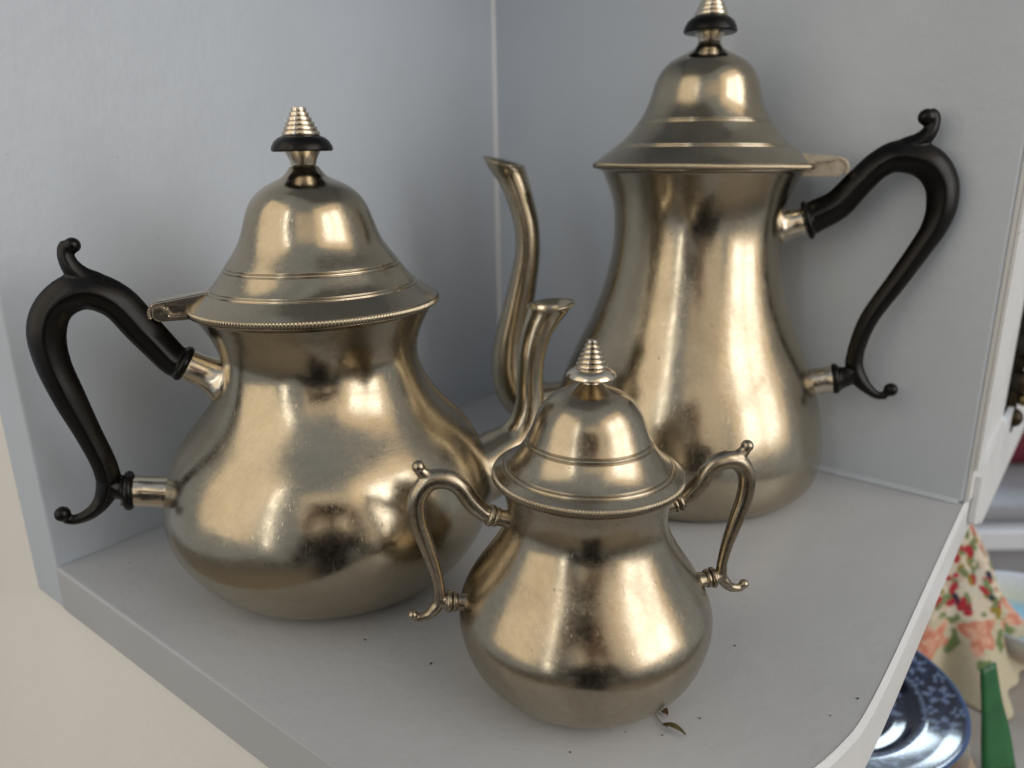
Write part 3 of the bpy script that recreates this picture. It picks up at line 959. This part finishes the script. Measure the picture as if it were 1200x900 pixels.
def floral(co):
    t = (co.z - zs0) / (zs1 - zs0)
    f = math.atan2(co.y - (cy - 0.02 * t), co.x - (cx - 0.030 * t)) % (2 * math.pi)
    rr = 0.010 + 0.076 * t ** 0.9
    base_c = (0.66, 0.59, 0.47)
    if t > 0.56:
        base_c = (0.54, 0.50, 0.37)
        for bf, bt in band:
            df = (f - bf + math.pi) % (2 * math.pi) - math.pi
            dx, dz = df * rr, (t - bt) * (zs0 - zs1)
            d = math.hypot(dx, dz)
            if d < 0.016:
                an = math.atan2(dz, dx)
                if d > 0.0125 + 0.0035 * math.cos(5 * an + bf * 7): return base_c
                w = math.sin(d * (560 + 160 * math.sin(bf * 5)) + 1.5 * math.sin(3 * an + bf * 3) + 0.9 * math.sin(7 * an))
                m = 0.5 + 0.5 * w
                return (0.56 + 0.10 * m, 0.20 + 0.20 * m, 0.13 + 0.16 * m)
            if d < 0.023 and math.sin(5 * math.atan2(dz, dx)) > 0.1:
                return (0.16, 0.22, 0.09)
        return base_c
    for sf, st_, sr, c, ang in spots:
        if abs(st_ - t) > 0.08: continue
        df = (f - sf + math.pi) % (2 * math.pi) - math.pi
        dx, dz = df * rr, (t - st_) * (zs0 - zs1)
        u_, v_ = dx * math.cos(ang) + dz * math.sin(ang), -dx * math.sin(ang) + dz * math.cos(ang)
        if (u_ / sr) ** 2 + (v_ / (sr * 0.6)) ** 2 < 1:
            return c
    return base_c
paint_print(fc, floral)

# green strip behind the plate
M_GREEN = plain('bright_green_felt', (0.010, 0.15, 0.042), 0.4, 0.55, 30)
ga, gb = at(1157, 780, z=-0.135), at(1170, 905, z=-0.224)
bm = bmesh.new()
rows = []
for i in range(15):
    t = i / 14
    c = ga.lerp(gb, t)
    w = 0.0060 + 0.0095 * t
    rows.append([bm.verts.new(c + Vector((w * 0.95 * q, w * 0.30 * q, 0.0015 * math.sin(t * 9 + q * 2)))) for q in (-1, -0.5, 0, 0.5, 1)])
for a, b in zip(rows, rows[1:]):
    for k in range(4):
        bm.faces.new((a[k], a[k + 1], b[k + 1], b[k]))
gr = obj('green_ribbon', bm, M_GREEN)
gr.modifiers.new('thick', 'SOLIDIFY').thickness = 0.0012
tag(gr, 'bright green strip of cloth hanging beside the blue plate', 'ribbon')

# pale bowl further back
bp = at(1192, 715, z=-0.205)
bp = at(1200, 712, z=-0.19)
pb = empty('pale_dish', (bp.x + 0.008, bp.y, -0.228))
tag(pb, 'pale dish with white rim and light blue centre behind the floral cloth', 'dish')
bm = bmesh.new(); lathe(bm, mm([(0, 20), (30, 20), (38, 24), (56, 36), (60, 38.5), (61, 37), (57, 32), (40, 6), (0, 0)]), 96)
pdish = obj('dish_body', bm, printed('pale_glazed_china', 0.15), pb)
def dishc(co):
    r = math.hypot(co.x, co.y)
    if r < 0.037: return (0.30, 0.55, 0.72)
    if r > 0.055: return (0.62, 0.67, 0.74)
    a = math.atan2(co.y, co.x)
    return (0.70, 0.56, 0.56) if math.sin(a * 3 + 1) > 0 else (0.56, 0.62, 0.52)
paint_print(pdish, dishc)

# seat with cushion far behind
M_GREYFAB = plain('grey_upholstery', (0.30, 0.31, 0.34), 0.8, 0.85, 25)
M_WHITEB = plain('white_board', (0.70, 0.74, 0.80), 0.5, 0.9, 10)
M_MAROON = plain('maroon_velvet', (0.16, 0.012, 0.030), 0.7, 0.6, 18)
fx = at(1190, 560, Y=1.15)
bench = empty('grey_bench', (fx.x + 0.25, fx.y, -1.30))
tag(bench, 'grey upholstered bench with white front board far behind at the right edge', 'bench')
zt = at(1185, 592, Y=1.15).z; z2 = at(1185, 622, Y=1.13).z; z3 = at(1185, 645, Y=1.13).z; z4 = at(1185, 690, Y=1.12).z
def bpart(name, z0, z1, y0, y1, mat, bv):
    bm = bmesh.new(); box(bm, (0, (y0 + y1) / 2 - fx.y, (z0 + z1) / 2 + 1.30), (1.0, y1 - y0, z1 - z0), 0, bv)
    obj(name, bm, mat, bench, bv > 0.01)
bpart('seat', z2 + 0.001, zt, 1.15, 1.6, M_GREYFAB, 0.014)
bpart('front_board', z3, z2 - 0.001, 1.13, 1.6, M_WHITEB, 0.003)
bpart('lower_panel', -1.298, z3 - 0.001, 1.17, 1.6, M_GREYFAB, 0.004)
cu = empty('maroon_cushion', (fx.x + 0.14, 1.36, zt))
tag(cu, 'maroon velvet cushion on the grey bench', 'cushion')
bm = bmesh.new()
bmesh.ops.create_uvsphere(bm, u_segments=40, v_segments=24, radius=1)
for v in bm.verts:
    x, y, z = v.co
    f = lambda q: math.copysign(abs(q) ** 0.55, q)
    v.co = (f(x) * 0.20, f(y) * 0.07 , f(z) * 0.105 + 0.103)
obj('cushion_cover', bm, M_MAROON, cu)

# wall beyond
bm = bmesh.new(); box(bm, (1.6, 1.9, 0.0), (3.2, 0.05, 2.6))
o = obj('far_wall', bm, plain('pale_grey_wall', (0.55, 0.57, 0.60), 0.7, 0.92, 4), None, False)
tag(o, 'pale grey room wall far behind the bench', 'wall')

# ornate frame in the neighbouring compartment
fr = empty('ornate_frame', (0.0, 0.0, 0.0))
p0 = V2(V2(PR, DR, 0.135), NR, 0.002)
fr.location = (p0[0], p0[1], 0.0)
fr.rotation_euler = (0, 0, math.atan2(DR[1], DR[0]))
tag(fr, 'dark bronze and gold ornate frame leaning in the next compartment', 'picture frame')
M_BRONZE = plain('dark_bronze', (0.06, 0.045, 0.025), 0.35, 0.4, 90, 0.8)
M_GOLD = plain('rubbed_gold', (0.42, 0.30, 0.13), 0.35, 0.5, 120, 1.0)
M_PANEL = plain('pale_panel', (0.50, 0.47, 0.44), 0.6, 0.9, 20)
bm = bmesh.new()
for k in range(9):
    t = k / 8
    ball(bm, (0.010 + 0.085 * t * 0.35, -0.004, 0.012 + 0.20 * t), 0.0068 + 0.003 * math.sin(k * 2.4) ** 2, 0.9)
bmesh.ops.create_cone(bm, cap_ends=True, segments=12, radius1=0.005, radius2=0.005, depth=0.215, matrix=Matrix.Translation((0.025, 0, 0.108)) @ Matrix.Rotation(0.147, 4, 'Y'))
obj('moulding', bm, M_BRONZE, fr)
bm = bmesh.new()
for k in range(8):
    t = (k + 0.5) / 8
    ball(bm, (0.014 + 0.085 * t * 0.35, -0.008, 0.012 + 0.20 * t), 0.0048, 1.0)
obj('gilt_bead', bm, M_GOLD, fr)
bm = bmesh.new(); box(bm, (0.085, 0.004, 0.055), (0.11, 0.006, 0.10), 0, 0.001); obj('panel', bm, M_PANEL, fr, False)

# ------------------------------------------------------------------ the photographer, seen only as a reflection in the metal
M_SHIRT = plain('charcoal_jersey', (0.018, 0.018, 0.022), 0.85, 0.7, 60)
M_SKIN = plain('skin', (0.45, 0.27, 0.19), 0.55, 0.9, 60)
M_HAIR = plain('dark_brown_hair', (0.030, 0.018, 0.011), 0.55, 0.5, 120)
M_PHONE = plain('black_phone_glass', (0.01, 0.01, 0.012), 0.15, 0.9, 10)
per = empty('person', (0.04, -0.46, -1.30))
tag(per, 'person in charcoal clothes holding up a phone, mirrored dimly in the pewter', 'person')
def skin_mesh(name, chains, mat, parent, sub=2):
    me = bpy.data.meshes.new(name)
    vs, es, rad = [], [], []
    for ch, link in chains:
        prev = link
        for (x, y, z, rx, ry) in ch:
            vs.append((x, y, z)); rad.append((rx, ry))
            if prev is not None: es.append((prev, len(vs) - 1))
            prev = len(vs) - 1
    me.from_pydata(vs, es, [])
    o = bpy.data.objects.new(name, me); col.objects.link(o); o.parent = parent
    o.modifiers.new('skin', 'SKIN')
    for k, (a, b) in enumerate(rad):
        me.skin_vertices[0].data[k].radius = (a, b)
    me.skin_vertices[0].data[0].use_root = True
    s = o.modifiers.new('sub', 'SUBSURF'); s.levels = s.render_levels = sub
    me.materials.append(mat)
    return o
ZF = 1.30
body_ch = [([(0, 0, ZF - 0.40, 0.17, 0.12), (0, 0.0, ZF - 0.22, 0.145, 0.11), (0, 0.01, ZF - 0.02, 0.20, 0.13), (0, 0.01, ZF + 0.09, 0.15, 0.10), (0, 0.02, ZF + 0.16, 0.062, 0.062), (0, 0.04, ZF + 0.22, 0.055, 0.055)], None)]
for s in (-1, 1):
    body_ch.append(([(s * 0.17, 0.01, ZF + 0.07, 0.065, 0.065), (s * 0.27, 0.05, ZF - 0.08, 0.058, 0.058), (s * 0.31, 0.11, ZF - 0.19, 0.050, 0.050), (s * 0.19, 0.26, ZF - 0.05, 0.040, 0.040), (s * 0.10 - 0.05, 0.40, ZF + 0.10, 0.030, 0.030)], 3))
    body_ch.append(([(s * 0.10, 0.0, ZF - 0.50, 0.095, 0.095), (s * 0.11, 0.01, ZF - 0.85, 0.062, 0.065), (s * 0.11, -0.01, ZF - 1.22, 0.042, 0.045), (s * 0.12, 0.10, ZF - 1.26, 0.040, 0.030)], 0))
skin_mesh('body', body_ch, M_SHIRT, per)
bm = bmesh.new()
bmesh.ops.create_uvsphere(bm, u_segments=40, v_segments=32, radius=1.0)
for v in bm.verts:
    x, y, z = v.co
    jaw = 1.0 - 0.22 * max(0, -z) ** 1.5
    nose = 0.016 * math.exp(-((x / 0.16) ** 2 + ((z + 0.12) / 0.22) ** 2)) if y > 0 else 0
    socket = -0.007 * sum(math.exp(-(((x - q * 0.42) / 0.2) ** 2 + ((z - 0.05) / 0.13) ** 2)) for q in (-1, 1)) if y > 0 else 0
    v.co = (x * 0.073 * jaw, y * 0.092 * (0.96 if y > 0 else 1) + nose + socket + 0.075, z * 0.112 + ZF + 0.315)
head = obj('head', bm, M_SKIN, per)
bm = bmesh.new()
bmesh.ops.create_uvsphere(bm, u_segments=40, v_segments=32, radius=1.0)
bmesh.ops.delete(bm, geom=[v for v in bm.verts if v.co.y > 0.45 - 0.2 * v.co.z and v.co.z < 0.55 or v.co.z < -0.55], context='VERTS')
for v in bm.verts:
    v.co = (v.co.x * 0.081, v.co.y * 0.100 + 0.068, v.co.z * 0.120 + ZF + 0.322)
hr = obj('hair', bm, M_HAIR, per, True, False)
for s in (-1, 1):
    bm = bmesh.new(); ball(bm, (s * 0.030, 0.152, ZF + 0.320), 0.0105); obj('eye', bm, plain('eye_white', (0.5, 0.48, 0.45), 0.2), head)
    px_ = s * 0.10 - 0.05
    w = Vector((px_, 0.405, ZF + 0.105))
    chains = [([(w.x, w.y, w.z, 0.020, 0.022), (w.x - s * 0.012, w.y + 0.025, w.z + 0.035, 0.024, 0.016), (w.x - s * 0.018, w.y + 0.035, w.z + 0.060, 0.026, 0.014)], None)]
    for q in range(4):
        zo = w.z + 0.045 + q * 0.017
        ln = (0.9, 1.0, 1.05, 0.92)[q]
        chains.append(([(w.x - s * 0.020, w.y + 0.044, zo, 0.0085, 0.0085), (w.x - s * (0.020 + 0.022 * ln), w.y + 0.052, zo + 0.004, 0.008, 0.008), (w.x - s * (0.020 + 0.040 * ln), w.y + 0.046, zo + 0.006, 0.007, 0.007)], 2))
    chains.append(([(w.x + s * 0.004, w.y + 0.030, w.z + 0.040, 0.011, 0.011), (w.x - s * 0.010, w.y + 0.022, w.z + 0.070, 0.0095, 0.0095), (w.x - s * 0.024, w.y + 0.018, w.z + 0.090, 0.008, 0.008)], 1))
    skin_mesh('hand', chains, M_SKIN, per)
ph = empty('phone', (-0.05, -0.040, EYE + 0.02))
ph.rotation_euler = (-PITCH, 0, 0)
tag(ph, 'black phone held up by the person in charcoal', 'phone')
bm = bmesh.new(); box(bm, (0.02, 0, 0), (0.150, 0.008, 0.074), 0, 0.003); obj('phone_case', bm, M_PHONE, ph, False)
for q in (0, 1):
    bm = bmesh.new()
    bmesh.ops.create_cone(bm, cap_ends=True, segments=24, radius1=0.008, radius2=0.008, depth=0.003, matrix=Matrix.Translation((0.048 + 0.022 * q, 0.0052, 0.014)) @ Matrix.Rotation(R(90), 4, 'X'))
    obj('camera_lens', bm, M_PHONE, ph, False)
